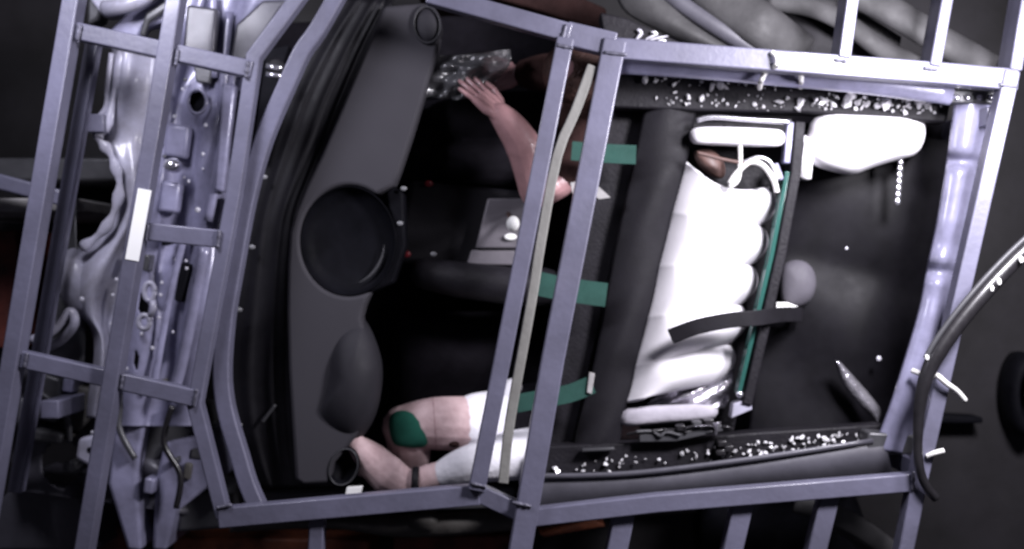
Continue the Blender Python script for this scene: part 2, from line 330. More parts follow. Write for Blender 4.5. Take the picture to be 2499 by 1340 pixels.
for pts, zt in (([(470, 150), (520, 158), (512, 205), (478, 200)], .985), ([(560, 470), (572, 472), (540, 560), (530, 556)], 1.0), ([(400, 560), (440, 566), (430, 590), (392, 600)], .995), ([(352, 620), (366, 622), (360, 664), (346, 660)], 1.0), ([(440, 640), (466, 645), (440, 740), (424, 732)], .975), ([(480, 700), (490, 702), (452, 860), (444, 856)], .965)):
    mb = MB(); mb.prism(pts, zt - .05, zt=zt + .012); obj('shadow_recess', mb, mt_vent if rf.random() < .55 else mt_body2, fw, bevel=.006)  # solid dark slabs painting in shadowed recesses of the panel
# upper shelf pieces
for pts, zt, zb, m in (([(205, -20), (330, -20), (300, 35), (250, 40)], 1.03, .95, mt_primer), ([(320, 20), (432, -20), (420, 90), (395, 55), (350, 65), (330, 110), (260, 80)], 1.05, .97, mt_body),
                       ([(455, 10), (530, 20), (520, 140), (445, 130)], 1.05, 1.0, mt_doorm), ([(214, -20), (252, -20), (240, 45), (212, 60)], 1.0, .9, mt_body2),
                       ([(355, 30), (425, -15), (428, 10), (362, 52), (350, 90), (338, 84)], 1.08, 1.055, mt_body2),
                       ([(575, 60), (640, 0), (700, 0), (640, 90), (600, 150), (560, 150)], 1.04, 1.0, mt_doorm)):
    mb = MB(); mb.prism(pts, zb, zt=zt); obj('cowl_panel', mb, m, body, bevel=0.01)
obj('hose', MB().sweep(curve(PP([(255, 22, 1.1), (300, 14, 1.12), (340, 0, 1.12), (380, -30, 1.12)]), 5), 0.026, 12), mt_primer, body, smooth=True)
# lower-left engine bay pieces
rq = random.Random(21)
obj('inner_panel', MB().sheet([(62, 880), (50, 960), (40, 1050), (30, 1140), (60, 1200)], [(500, 960), (500, 1030), (505, 1100), (530, 1200), (560, 1270)], 60, 50, lambda u, v: .78 + .05 * math.sin(u * 13 + 2 * math.sin(v * 6)) + .03 * math.sin(v * 17 + u * 4) - .10 * math.exp(-((u - .33) / .09) ** 2 - ((v - .75) / .2) ** 2), [(150, 1130, 45, 60), (180, 960, 30, 34), (330, 1060, 16, 40)]), mt_doorm, body, smooth=True, solid=.005)
for i in range(16):
    x, y = rq.uniform(90, 480), rq.uniform(900, 1230); w, h = rq.uniform(10, 32), rq.uniform(10, 45); k = rq.uniform(-.3, .3); zt = rq.uniform(.86, .93)
    mb = MB(); mb.prism([(x, y), (x + w, y + w * k), (x + w - h * .15, y + h), (x - h * .12, y + h * .9)], zt - .12, zt=zt); obj('bracket', mb, rq.choice((mt_body, mt_body2, mt_doorm, mt_sill)), body, bevel=.008)
for pts in ([(240, 920), (300, 960), (290, 1040), (330, 1120)], [(420, 990), (400, 1080), (440, 1160), (430, 1240)], [(100, 960), (160, 1010), (170, 1080)]):
    obj('hose', MB().sweep(curve(PP(pts, .93), 6), .011, 10), rq.choice((mt_body2, mt_cable)), body, smooth=True)
for pts, zt in (([(404, 300), (462, 306), (452, 388), (396, 380)], .995), ([(396, 440), (440, 446), (430, 520), (384, 516)], .99), ([(540, 200), (575, 205), (545, 470), (520, 465)], 1.02)):
    mb = MB(); mb.prism(pts, zt - .06, zt=zt); obj('stiffener_plate', mb, mt_body, body, bevel=.012)
for pts, zt, zb, m, nm in (([(90, 905), (150, 925), (140, 1035), (72, 1020)], 0.92, .8, mt_body2, 'bracket'),
                       ([(78, 1045), (152, 1060), (146, 1086), (72, 1078)], 0.96, .9, mt_body2, 'bracket'),
                       ([(190, 1070), (238, 1060), (236, 1118), (220, 1142), (182, 1120)], 0.98, .93, mt_primer, 'bracket'),
                       ([(150, 930), (250, 955), (240, 1010), (190, 1060), (150, 1000)], 0.86, .7, mt_sill, 'bracket'),
                       ([(285, 985), (360, 995), (335, 1150), (345, 1345), (310, 1345), (262, 1180)], 0.90, .6, mt_body, 'side_member'),
                       ([(368, 990), (470, 1000), (478, 1060), (410, 1090), (360, 1155), (345, 1120)], 0.84, .5, mt_body2, 'side_member'),
                       ([(400, 1080), (490, 1060), (520, 1180), (430, 1250), (405, 1345), (370, 1345), (378, 1170)], 0.87, .5, mt_body, 'side_member'),
                       ([(440, 1190), (560, 1200), (560, 1290), (430, 1300)], 0.80, .5, mt_body2, 'side_member'),
                       ([(55, 1160), (190, 1190), (240, 1345), (-20, 1345), (-20, 1240)], 0.62, .3, mt_doorm, 'side_member')):
    mb = MB(); mb.prism(pts, zb, zt=zt); obj(nm, mb, m, body, bevel=0.014)
mb = MB(); mb.lathe(P(219, 1098, .982), [(0.0004, 0), (M(7, .98), 0.001), (M(7, .98), -0.001)], 16); obj('hole_dark_disc', mb, mt_vent, body)  # flat black disc paints the dark of a hole in the bracket
obj('hose', MB().sweep(curve(PP([(78, 830, .98), (130, 805, 1.0), (170, 760, 1.0), (182, 790, 1.0), (150, 830, .96), (110, 850, .93)]), 5), 0.016, 10), mt_primer, body, smooth=True)
obj('fender_liner', MB().sheet([(160, 430), (140, 540), (120, 660), (100, 780), (80, 880)], [(195, 420), (185, 530), (190, 640), (210, 760), (205, 890)], 8, 24, lambda u, v: 0.93 + .03 * math.sin(u * 3 + v * 9)), mt_body2, body, smooth=True, solid=0.004)
obj('strut_tower', MB().lathe(P(190, 690, .95), [(M(75, 1), -.05), (M(68, 1), .0), (M(50, 1), .04), (M(25, 1), .055), (0.0005, .06)], 32, 0.75, 1.25, .2), mt_primer, body, smooth=True)

# rear half: roof rails, pillar, sills, quarter panels
def rail(name, pts, rad, flat, m=mt_body): return obj(name, MB().sweep(curve(PP(pts), 5), rad, 18, flat), m, body, smooth=True)
rail('roof_rail', [(1515, 150, 1.22), (1700, 162, 1.22), (1900, 180, 1.22), (2080, 196, 1.22), (2320, 226, 1.21)], 0.040, 0.75)
obj('door_frame', MB().sheet([(1295, 1166), (1600, 1152), (1850, 1120), (2000, 1098), (2160, 1078)], [(1295, 1260), (1600, 1224), (1850, 1196), (2000, 1182), (2180, 1160)], 12, 40, lambda u, v: 1.195 - .02 * u +   .02 * math.sin(math.pi * u)), mt_doorm, body, smooth=True, solid=.006)
rail('door_frame', [(1300, 1162, 1.21), (1450, 1160, 1.21), (1600, 1150, 1.21), (1850, 1118, 1.21), (2130, 1076, 1.20)], 0.009, 0.8, mt_doorm)
pil = MB().sheet([(2332, 225), (2318, 330), (2304, 430), (2285, 540), (2262, 650), (2240, 760), (2205, 880), (2170, 990), (2130, 1095)], [(2440, 235), (2420, 340), (2395, 440), (2370, 550), (2340, 660), (2320, 770), (2290, 890), (2262, 1000), (2230, 1110)],
                 14, 90, lambda u, v: 1.16 + 0.05 * math.sin(math.pi * (0.1 + 0.85 * u)) - 0.035 * math.exp(-((v - 0.20) / 0.016) ** 2) - 0.045 * math.exp(-((v - 0.51) / 0.02) ** 2) + 0.012 * math.sin(v * 40) * math.exp(-((v - .5) / .1) ** 2))
obj('rear_pillar', pil, mt_body, body, smooth=True, solid=0.005)
mb = MB(); mb.prism([(2320, 218), (2440, 222), (2432, 255), (2312, 250)], 1.15, zt=1.215); obj('pillar_bracket', mb, mt_body2, body, bevel=0.006)
for x in (2335, 2362, 2392, 2420):
    mb = MB(); mb.ball(P(x, 238, 1.22), M(8, 1.2), ez=.5, seg=12); obj('bolt', mb, mt_chrome, body, smooth=True)
mb = MB(); mb.prism([(2120, 1055), (2235, 1062), (2232, 1110), (2110, 1112)], 1.1, zt=1.2); obj('pillar_bracket', mb, mt_body2, body, bevel=0.008)
# quarter panel, upper right, with its swooping arches
obj('quarter_panel', MB().sheet([(1500, -40), (1530, 34), (1700, 118)], [(1640, -40), (1760, 50), (1850, 118)], 20, 12, lambda u, v: 1.0 + 0.06 * math.sin(u * math.pi * 0.9 + .4)), mt_arch, body, smooth=True, solid=0.005)
rail('window_frame', [(1600, -40, 1.04), (1680, 20, 1.05), (1760, 72, 1.06), (1850, 125, 1.06)], 0.030, 0.7, mt_doorm)
rail('window_frame', [(1720, -40, 1.06), (1800, 20, 1.07), (1870, 70, 1.08), (1960, 140, 1.02)], 0.075, 0.3, mt_arch)
rail('wheel_arch', [(1870, 0, 1.0), (1980, 18, 1.02), (2070, 60, 1.03), (2150, 120, 1.02), (2240, 160, 1.0)], 0.034, 0.4, mt_arch)
rail('wheel_arch', [(2080, -20, 1.04), (2180, 30, 1.06), (2280, 90, 1.07), (2420, 168, 1.06)], 0.050, 0.4, mt_arch)
obj('quarter_window', MB().sheet([(1860, 0), (1890, 70), (1960, 140)], [(2060, 60), (2120, 110), (2180, 150)], 8, 8, lambda u, v: .96), mt_dark, body, smooth=True, solid=0.005)
obj('quarter_panel', MB().sheet([(1880, -40), (2000, -10), (2100, 30), (2200, 90)], [(1880, 20), (1980, 40), (2090, 90), (2190, 150)], 6, 16, lambda u, v: .97 + .02 * u), mt_arch, body, smooth=True, solid=0.005)
# lower right wheel arch and sill
rail('wheel_arch', [(1940, 1225, .98), (2020, 1250, .98), (2100, 1290, .97), (2180, 1350, .95)], 0.036, 0.4, mt_arch)
rail('wheel_arch', [(1990, 1262, .9), (2070, 1300, .9), (2130, 1360, .9)], 0.02, 0.6, mt_arch)
obj('rocker_panel', MB().sheet([(560, 1245), (800, 1262), (1000, 1256), (1290, 1236), (1330, 1240), (1700, 1215)], [(560, 1300), (800, 1290), (1000, 1312), (1290, 1290), (1330, 1275), (1700, 1250)], 8, 50, lambda u, v: 0.86 + .03 * math.sin(u * 3) + 0.012 * math.sin(v * 31)), mt_sill, body, smooth=True, solid=0.006)
mb = MB(); mb.pillow([(985, 1255), (1060, 1240), (1085, 1270), (1060, 1305), (1005, 1302)], .86, .06); obj('jacking_point', mb, mt_sill, body, smooth=True)
# black side trim strips under the rails, where glass crumbs lie
mb = MB(); mb.prism([(1505, 165), (1800, 180), (2100, 205), (2325, 235), (2310, 300), (1960, 275), (1690, 270), (1480, 262)], 1.02, zt=1.10); obj('window_ledge', mb, mt_black, body, bevel=0.008)
mb = MB(); mb.prism([(1305, 1090), (1600, 1078), (1830, 1056), (2160, 1035), (2140, 1085), (1850, 1125), (1600, 1152), (1310, 1164)], 1.02, zt=1.10); obj('window_ledge', mb, mt_black, body, bevel=0.008)
# sill behind the lower tube, front
mb = MB(); mb.prism([(590, 1205), (1170, 1182), (1260, 1190), (1250, 1240), (600, 1262)], .9, zt=.95); obj('sill', mb, mt_body2, body, bevel=0.01)

# ------------------------------------------------------------------ dashboard
DL = [(850, -10), (790, 75), (745, 150), (700, 240), (665, 340), (638, 430), (610, 540), (594, 650), (576, 760), (566, 860), (566, 950), (580, 1040), (604, 1120), (632, 1190)]
DR = [(960, 0), (905, 110), (870, 190), (840, 260), (805, 350), (770, 430), (735, 520), (722, 640), (722, 760), (722, 850), (722, 940), (727, 1040), (733, 1120), (745, 1192)]
def zds(u, v):
    z = 0.98 + 0.06 * u
    for c, w, h in ((0.25, .09, .012), (0.60, .07, .010), (0.85, .05, -.010)): z += h * math.exp(-((u - c - 0.03 * math.sin(v * 4)) / w) ** 2)
    return z
dash = obj('dashboard', MB().sheet(DL, DR, 60, 60, zds), mt_dash, body, smooth=True, solid=0.006)
pad = [(937, 14), (1040, 6), (1078, 60), (1066, 130), (1040, 215), (1005, 330), (975, 420), (962, 452)]
arc = [(850 + 113 * math.cos(math.radians(a)), 588 + 136 * math.sin(math.radians(a))) for a in range(-25, -346 + 25 + 30, -8) if True]
arc = [(850 + 118 * math.cos(math.radians(a)), 588 + 136 * math.sin(math.radians(a))) for a in range(-55, -292, -8)]
pad += arc + [(905, 712), (890, 745), (882, 775), (900, 850), (905, 960), (880, 1050), (850, 1090), (815, 1130), (805, 1180), (740, 1185), (720, 1172), (712, 1033), (704, 900), (700, 760), (701, 651), (706, 567), (722, 512), (748, 450), (785, 375), (830, 270), (880, 150)]
mb = MB(); mb.prism(pad, 0.98, zt=1.075)
obj('dash_pad', mb, mt_pad, dash, bevel=0.016)
# round recess with its ring
mb = MB(); r = M(1, 1.06)
mb.lathe(P(850, 588, 0.0) * 0 + P(850, 588, 1.07), [(0.0005, -.05), (r * 90, -.048), (r * 112, -.03), (r * 124, -.004), (r * 122, -.0), (r * 124, -.09)], 64, 0.94, 1.08); o = obj('speaker', mb, mt_vent, dash, smooth=True)
mb = MB(); mb.sweep([P(850 + 88 * math.cos(a), 588 + 106 * math.sin(a), 1.045) for a in [math.radians(5 + 8 * i) for i in range(10)]], [0.0005 + 0.0045 * math.sin(math.pi * i / 9) for i in range(10)], 8); obj('trim_ring', mb, mt_ring, dash, smooth=True)
mb = MB(); mb.prism([(890, 720), (960, 690), (990, 600), (985, 470), (960, 455), (940, 470), (960, 560), (950, 640), (920, 690)], 0.92, zt=1.03); obj('speaker_housing', mb, mt_vent, dash, bevel=0.01)
# instrument hood
hood = [(882, 768), (905, 800), (925, 850), (936, 900), (930, 970), (912, 1030), (880, 1075), (845, 1086), (800, 1062), (766, 1026), (780, 985), (795, 920), (800, 860), (825, 800)]
mb = MB(); mb.pillow(hood, 1.02, 0.11, 9, 0.55, zb=0.9, cen=(850, 930)); obj('instrument_hood', mb, mt_hood, dash, smooth=True)
for cx, cy, ex, ey, an in ((1042, 60, .86, 1.22, .1), (838, 1140, .92, 1.25, -.35)):
    mb = MB(); rr = M(40, 1.05); mb.lathe(P(cx, cy, 1.084 if cy < 500 else 1.07), ([(0.0005, .004), (rr * .5, .002), (rr * .8, -.006), (rr * .86, -.014), (rr * .9, .004), (rr * .96, .005), (rr, 0.0), (rr, -.09)] if cy < 500 else [(0.0005, -.035), (rr * .72, -.034), (rr * .8, -.008), (rr * .86, .006), (rr * .95, .008), (rr, 0.0), (rr, -.09)]), 40, ex, ey, an)
    o = obj('air_vent', mb, mt_hood if cy < 500 else mt_vent, dash, smooth=True)
    mb = MB(); mb.lathe(P(cx, cy, 1.086 if cy < 500 else 1.078), [(rr * .86, 0), (rr * .9, .004), (rr * .94, 0.0)], 40, ex, ey, an, caps=False); obj('trim_ring', mb, mt_ring, dash, smooth=True)
for x, y in ((985, 460), (976, 545), (645, 432), (615, 603), (584, 756), (584, 1037), (1058, 620)):
    mb = MB(); mb.ball(P(x, y, 1.05), M(5.5, 1.05), ex=1.4, ez=.3, seg=12); obj('screw', mb, mt_screw, dash, smooth=True)
mb = MB(); mb.sweep(curve(PP([(640, 1030), (655, 1010), (672, 988)], 1.03), 4), 0.006, 8); obj('trim_strip', mb, mt_ring, dash, smooth=True)
mb = MB(); mb.lathe(P(680, 170, 1.0), [(M(22, 1), 0), (M(22, 1), .05), (M(16, 1), .055)], 20); o = obj('wiper_motor', mb, mt_black, dash, smooth=True)
for q in (164, 184):
    mb = MB(); mb.sweep(PP([(650, q - 4), (668, q), (688, q + 2)], 1.12), 0.008, 8); obj('clamp', mb, mt_chrome, dash, smooth=True)
mb = MB(); mb.prism([(650, 120), (705, 110), (672, 210), (632, 380), (616, 370), (630, 260)], .95, zt=1.05); obj('wiper_tray', mb, mt_vent, dash, bevel=.004)

# ------------------------------------------------------------------ seats, console
def seat(label, ys, ye, x0):
    ym = (ys + ye) / 2
    mb = MB(); mb.pillow([(x0, ys + 20), (x0 + 40, ys), (1420, ys), (1440, ye), (x0 + 40, ye), (x0, ye - 20)], .56, .1, zb=.37); t = obj('seat', mb, mt_seat, body, smooth=True); t['label'] = label
    mb = MB(); mb.pillow([(1400, ys), (1480, ys), (1480, ye), (1400, ye)], .8, .08, zb=.5); obj('backrest', mb, mt_seat, t, smooth=True)
    mb = MB(); mb.beam(PP([(x0 + 30, ym), (1430, ym)], .365), .3, .03); obj('seat_rail', mb, mt_dark, t)
    return t
seat('black passenger seat beneath the reaching figure', 260, 480, 990)
seat('black driver seat under the figure in white shorts', 760, 1080, 960)
mb = MB(); mb.prism([(1000, 440), (1330, 470), (1300, 660), (960, 640)], .38, zt=.82); con = obj('console', mb, mt_dark, body, bevel=.02)
mb = MB(); mb.prism([(1190, 484), (1300, 484), (1280, 606), (1160, 606)], .8, zt=.885); obj('shifter_plate', mb, mt_console, con, bevel=.006)
mb = MB(); mb.prism([(1150, 610), (1285, 610), (1280, 648), (1138, 646)], .8, zt=.87); obj('lower_plate', mb, mt_console, con, bevel=.006)
mb = MB(); mb.sweep(PP([(1240, 520, .88), (1250, 548, 1.0)]), .007, 10); o = obj('shifter', mb, mt_copper, con, smooth=True)
mb = MB(); mb.ball(P(1252, 546, 1.02), M(16, 1.02), ey=1.2); obj('shifter_knob', mb, mt_label, con, smooth=True)
mb = MB(); mb.ball(P(1246, 578, .9), M(8, .9), ex=1.9, ez=.3); obj('button', mb, mt_label, con, smooth=True)
for x, y in ((1046, 448), (975, 610), (992, 620)):
    mb = MB(); mb.ball(P(x, y, .84), M(8, .9), ex=1.3, ez=.5); obj('red_button', mb, mt_redlit, con, smooth=True)
arm = obj('armrest', MB().capsule(PP([(1040, 668, .86), (1120, 682, .87), (1260, 700, .87), (1330, 700, .87)]), [.055, .062, .066, .066], 20), mt_black, body, smooth=True)

# ------------------------------------------------------------------ the two figures
def limb(mb, pts, rad): mb.capsule(curve(PP(pts), 4), [rad[min(len(rad) - 2, i // 4)] + (rad[min(len(rad) - 1, i // 4 + 1)] - rad[min(len(rad) - 2, i // 4)]) * ((i % 4) / 4) for i in range((len(pts) - 1) * 4)] + [rad[-1]])
def finger(mb, a, d1, d2, r, l):
    a = Vector(a); b = a + d1.normalized() * l * .45; c = b + (d1 * .6 + d2 * .4).normalized() * l * .32; e = c + (d1 * .25 + d2 * .75).normalized() * l * .26
    mb.capsule([a, b, c, e], [r, r * .95, r * .88, r * .75], 10)
def hand(mb, wrist, d, side, curl, s=1.0):
    """palm, four unequal curled fingers and a thumb off the side of the palm"""
    wrist = Vector(wrist); d = d.normalized(); side = side.normalized()
    for k in range(4): 
        q = (k - 1.5) * .0235 * s
        mb.capsule([wrist + side * q * .45, wrist + d * .045 * s + side * q * .9, wrist + d * .088 * s + side * q], [.014 * s, .015 * s, .0115 * s], 10)
        finger(mb, wrist + d * .088 * s + side * q, d + side * (k - 1.5) * .17, curl, .0088 * s, (.072, .083, .078, .058)[k] * s)
    t0 = wrist + d * .022 * s - side * .024 * s
    mb.capsule([t0, t0 + (d * .5 - side * .8) * .038 * s, t0 + (d * .9 - side * .75) * .066 * s, t0 + (d * 1.1 - side * .45) * .09 * s], [.015 * s, .0125 * s, .0105 * s, .009 * s], 10)
def head(mb, c, fwd, up, s=1.0):
    c = Vector(c); f = fwd.normalized(); u = up.normalized(); r = f.cross(u)
    mb.capsule([c + u * .045 * s - f * .01 * s, c + u * .01 * s, c - u * .05 * s + f * .02 * s, c - u * .085 * s + f * .035 * s], [.085 * s, .086 * s, .066 * s, .04 * s], 20)
    mb.capsule([c - u * .02 * s + f * .09 * s, c - u * .045 * s + f * .108 * s], [.009 * s, .013 * s], 10)           # nose
    mb.capsule([c - u * .082 * s + f * .078 * s - r * .02 * s, c - u * .082 * s + f * .078 * s + r * .02 * s], [.007 * s, .007 * s], 8)   # lips
    for q in (-1, 1):
        mb.capsule([c + r * .082 * s * q + u * .012 * s, c + r * .084 * s * q - u * .03 * s], [.014 * s, .010 * s], 10)
        mb.capsule([c + r * .028 * s * q + f * .082 * s + u * .012 * s, c + r * .04 * s * q + f * .076 * s + u * .012 * s], [.012 * s, .011 * s], 8)

# driver: bare legged, white shorts and sleeve, arm bent to the wheel side
dr = thing('person', 'bare legged figure in white shorts and shirt with a dark green painted knee', 'person', P(1150, 1050, .42))
mb = MB()
limb(mb, [(1290, 1045, .74), (1150, 1036, .83), (1060, 1034, .86), (985, 1042, .87)], [.105, .098, .092, .076])      # near thigh
limb(mb, [(985, 1040, .87), (998, 1090, .845), (1004, 1128, .80), (1000, 1150, .60), (985, 1150, .44)], [.074, .074, .066, .048, .036])   # shin
limb(mb, [(985, 1150, .43), (930, 1150, .41), (880, 1145, .40)], [.036, .036, .026])
limb(mb, [(1290, 1070, .68), (1180, 1060, .69), (1060, 1050, .70)], [.09, .08, .06])                                        # far thigh
limb(mb, [(1060, 1050, .70), (1010, 1060, .6), (1000, 1070, .44)], [.06, .052, .036])
limb(mb, [(1280, 1030, .74), (1340, 1040, .74), (1420, 1040, .80)], [.13, .13, .14])                                       # trunk
limb(mb, [(1420, 1040, .80), (1470, 1040, .86)], [.06, .055])
limb(mb, [(1400, 1090, .86), (1240, 1118, .96), (1110, 1150, .99), (985, 1184, .985)], [.06, .055, .048, .044])            # upper arm
limb(mb, [(985, 1184, .985), (945, 1158, .99), (905, 1120, 1.0), (872, 1088, 1.02)], [.056, .067, .058, .037])              # forearm
w = P(872, 1088, 1.02); d = (P(838, 1058, 1.03) - w); hand(mb, w, d, Vector((-d.y, d.x, 0)), Vector((.1, -.1, -1)), .95)
head(mb, P(1500, 1040, .88), Vector((-1, 0, .25)), Vector((.2, 0, 1)))
obj('skin', mb, mt_skin, dr, remesh=.0045)
# chalk patch hugging the knee
mb = MB(); limb(mb, [(1006, 1042, .872), (985, 1042, .872), (988, 1085, .806)], [.0735, .0695, .0672])
o = obj('knee_chalk', MB().pillow([(950, 1014), (972, 1000), (1002, 1004), (1030, 1026), (1046, 1058), (1044, 1090), (1012, 1094), (985, 1092), (958, 1086), (948, 1045)], .932, .026, 7, .4, zb=.85), mt_gpaint, dr, smooth=True)
mb = MB(); limb(mb, [(1300, 1040, .75), (1210, 1030, .795), (1152, 1034, .83)], [.135, .112, .104]); obj('shorts', mb, mt_white, dr, remesh=.008)
mb = MB(); limb(mb, [(1400, 1090, .86), (1250, 1112, .96), (1150, 1132, .99), (1085, 1156, .995)], [.09, .085, .066, .05]); 
limb(mb, [(1240, 1020, .82), (1250, 950, .80)], [.05, .04]); obj('shirt', mb, mt_white, dr, remesh=.007)
mb = MB(); limb(mb, [(1275, 1040, .76), (1340, 1040, .78), (1420, 1040, .83)], [.15, .16, .17]); obj('dark_trunk_cover', mb, mt_seat, dr, remesh=.01)  # invented black layer that makes the trunk read dark
mb = MB(); mb.lathe(P(1015, 1176, 1.0), [(.048, -.012), (.052, 0), (.048, .012)], 24, tilt=Matrix.Rotation(math.pi / 2, 3, 'Y') ); obj('wristband', mb, mt_black, dr, smooth=True)
mb = MB(); mb.ball(P(1108, 1082, .915), .015, ex=1.3); obj('pin_hole', mb, mt_brown, dr, smooth=True)
mb = MB(); c = P(1520, 1040, .90); mb.ball(c, .105, ez=.9); obj('hair', mb, mt_hair, dr, smooth=True)

for nm, c, rad, nrm in (('joint_seam', P(940, 1150, .99), .058, P(905, 1120, 1.0) - P(945, 1158, .99)), ('joint_seam', P(1060, 1034, .86), .0925, P(985, 1040, .87) - P(1060, 1034, .86))):
    mb = MB(); mb.lathe(c, [(rad * .94, -.004), (rad, 0), (rad * .94, .004)], 32, tilt=nrm.to_track_quat('Z', 'Y').to_matrix(), caps=False); obj(nm, mb, mt_skin2, dr, smooth=True)

# passenger: arm stretched to the dashboard
pa = thing('person', 'dark clothed figure stretching a bare forearm towards the dashboard', 'person', P(1420, 300, .42))
mb = MB()
limb(mb, [(1440, 330, .90), (1380, 430, .96), (1308, 478, 1.0)], [.065, .055, .047])
limb(mb, [(1304, 470, 1.0), (1292, 410, 1.02), (1276, 355, 1.04), (1246, 308, 1.06), (1222, 280, 1.07)], [.050, .056, .060, .051, .040])
w = P(1226, 284, 1.07); d = P(1160, 222, 1.07) - w; hand(mb, w, d, Vector((-d.y, d.x, .15)), Vector((-.5, .5, -.75)), 1.12)
limb(mb, [(1470, 300, .62), (1450, 280, .80), (1425, 230, .95)], [.15, .14, .07]); 
head(mb, P(1405, 180, 1.06), Vector((-1, .15, -1.1)), Vector((-1, .1, 1)), .9)
limb(mb, [(1430, 210, .90), (1360, 180, .88), (1280, 180, .88)], [.06, .05, .04])
w = P(1270, 180, .88); d = P(1200, 195, .88) - w; hand(mb, w, d, Vector((-d.y, d.x, 0)), Vector((.2, -.3, -1)), .95)
limb(mb, [(1440, 300, .60), (1250, 290, .70), (1120, 290, .72)], [.10, .085, .065]); limb(mb, [(1120, 290, .72), (1080, 300, .55), (1070, 300, .42)], [.06, .05, .04])
limb(mb, [(1440, 390, .60), (1250, 400, .70), (1120, 400, .72)], [.10, .085, .065]); limb(mb, [(1120, 400, .72), (1080, 400, .55), (1070, 400, .42)], [.06, .05, .04])
obj('skin', mb, mt_skin2, pa, remesh=.0042)
mb = MB(); limb(mb, [(1470, 305, .60), (1452, 282, .80), (1435, 240, .93)], [.17, .16, .09]); limb(mb, [(1432, 212, .90), (1360, 180, .88), (1290, 180, .88)], [.085, .075, .055]); limb(mb, [(1445, 325, .90), (1376, 428, .962)], [.085, .064]); obj('jacket', mb, mt_brown, pa, remesh=.009)
mb = MB(); 
for y in (290, 396): limb(mb, [(1440, y, .60), (1250, y, .70), (1120, y, .72)], [.115, .10, .08]); limb(mb, [(1120, y, .72), (1080, y, .55), (1072, y, .44)], [.078, .065, .055])
obj('trousers', mb, mt_seat, pa, remesh=.009)
mb = MB(); mb.ball(P(1402, 176, 1.085), .106, ez=.8); obj('hair', mb, mt_hair, pa, smooth=True)
# crumpled clear plastic bag by the passenger's hand
mb = MB(); rnd = random.Random(3)
nu, nv = 26, 16
mb.sheet([(1030, 140), (1022, 185), (1030, 245)], [(1245, 122), (1240, 165), (1165, 240)], nu, nv, lambda u, v: 1.0 + .05 * math.sin(math.pi * u) * math.sin(math.pi * v) + .014 * math.sin(u * 17 + v * 9) + .012 * math.sin(u * 7 - v * 21))
tag(obj('plastic_bag', mb, mt_plast, smooth=True, solid=.002), 'crumpled clear plastic bag under the outstretched hand', 'bag')

# ------------------------------------------------------------------ strip, straps, headliner band
kh = obj('seal_strip', MB().beam(curve(PP([(1446, 160), (1405, 270), (1360, 380), (1320, 590), (1303, 700), (1280, 830), (1258, 950), (1240, 1060), (1228, 1180)], 1.335), 3), M(25, 1.335), .016), mt_khaki, bevel=.004)
tag(kh, 'thin khaki rubber seal strip hanging between the two middle cage posts', 'seal strip')
def strap(pts, w, z, label, tabpx=None):
    mb = MB(); pp = curve(PP(pts, z), 6); n = len(pp); mb.sweep(pp, 1, prof=[(-w / 2, -.003), (w / 2, -.003), (w / 2, .003), (-w / 2, .003)])
    t = thing('webbing_strap', label, 'strap', pp[0], 'green webbing straps'); obj('webbing', mb, mt_green, t)
    if tabpx: m2 = MB(); m2.prism(tabpx, z + .004, zt=z + .012); obj('end_tag', m2, mt_conc, t, bevel=.002)
strap([(1395, 368), (1470, 374), (1552, 378)], M(46, 1.13), 1.135, 'short green webbing strap below the reaching arm, uppermost across the posts')
strap([(1305, 690), (1360, 702), (1420, 712), (1480, 720)], M(58, 1.13), 1.135, 'widest green webbing strap crossing the middle posts at half height')
strap([(1260, 985), (1330, 972), (1390, 960), (1446, 938)], M(44, 1.13), 1.135, 'slanting green webbing strap beside the white shorts with pale end tag', [(1438, 908), (1452, 912), (1444, 962), (1432, 958)])
mb = MB()
L = [(1575, 255), (1545, 400), (1510, 560), (1480, 720), (1450, 880), (1410, 1040), (1398, 1100)]; R = [(1700, 270), (1675, 400), (1640, 540), (1602, 700), (1565, 860), (1525, 1010), (1512, 1090)]
band = obj('headliner_band', MB().sheet(L, R, 20, 60, lambda u, v: 1.04 + .055 * math.sin(math.pi * (.08 + .84 * u)) ** .7 + .004 * math.sin(v * 19 + u * 5)), mt_dark, body, smooth=True, solid=.01)
band2 = MB(); band2.prism([(1490, 260), (1580, 262), (1400, 1095), (1320, 1090)], .93, zt=1.0); obj('bulkhead', band2, mt_black, body, bevel=.01)
mb = MB(); mb.prism([(1392, 446), (1440, 436), (1490, 482), (1462, 486), (1440, 470), (1398, 474)], 1.105, zt=1.112); tag(obj('torn_paper', mb, mt_conc), 'torn pale paper scrap stuck by the middle post', 'paper')

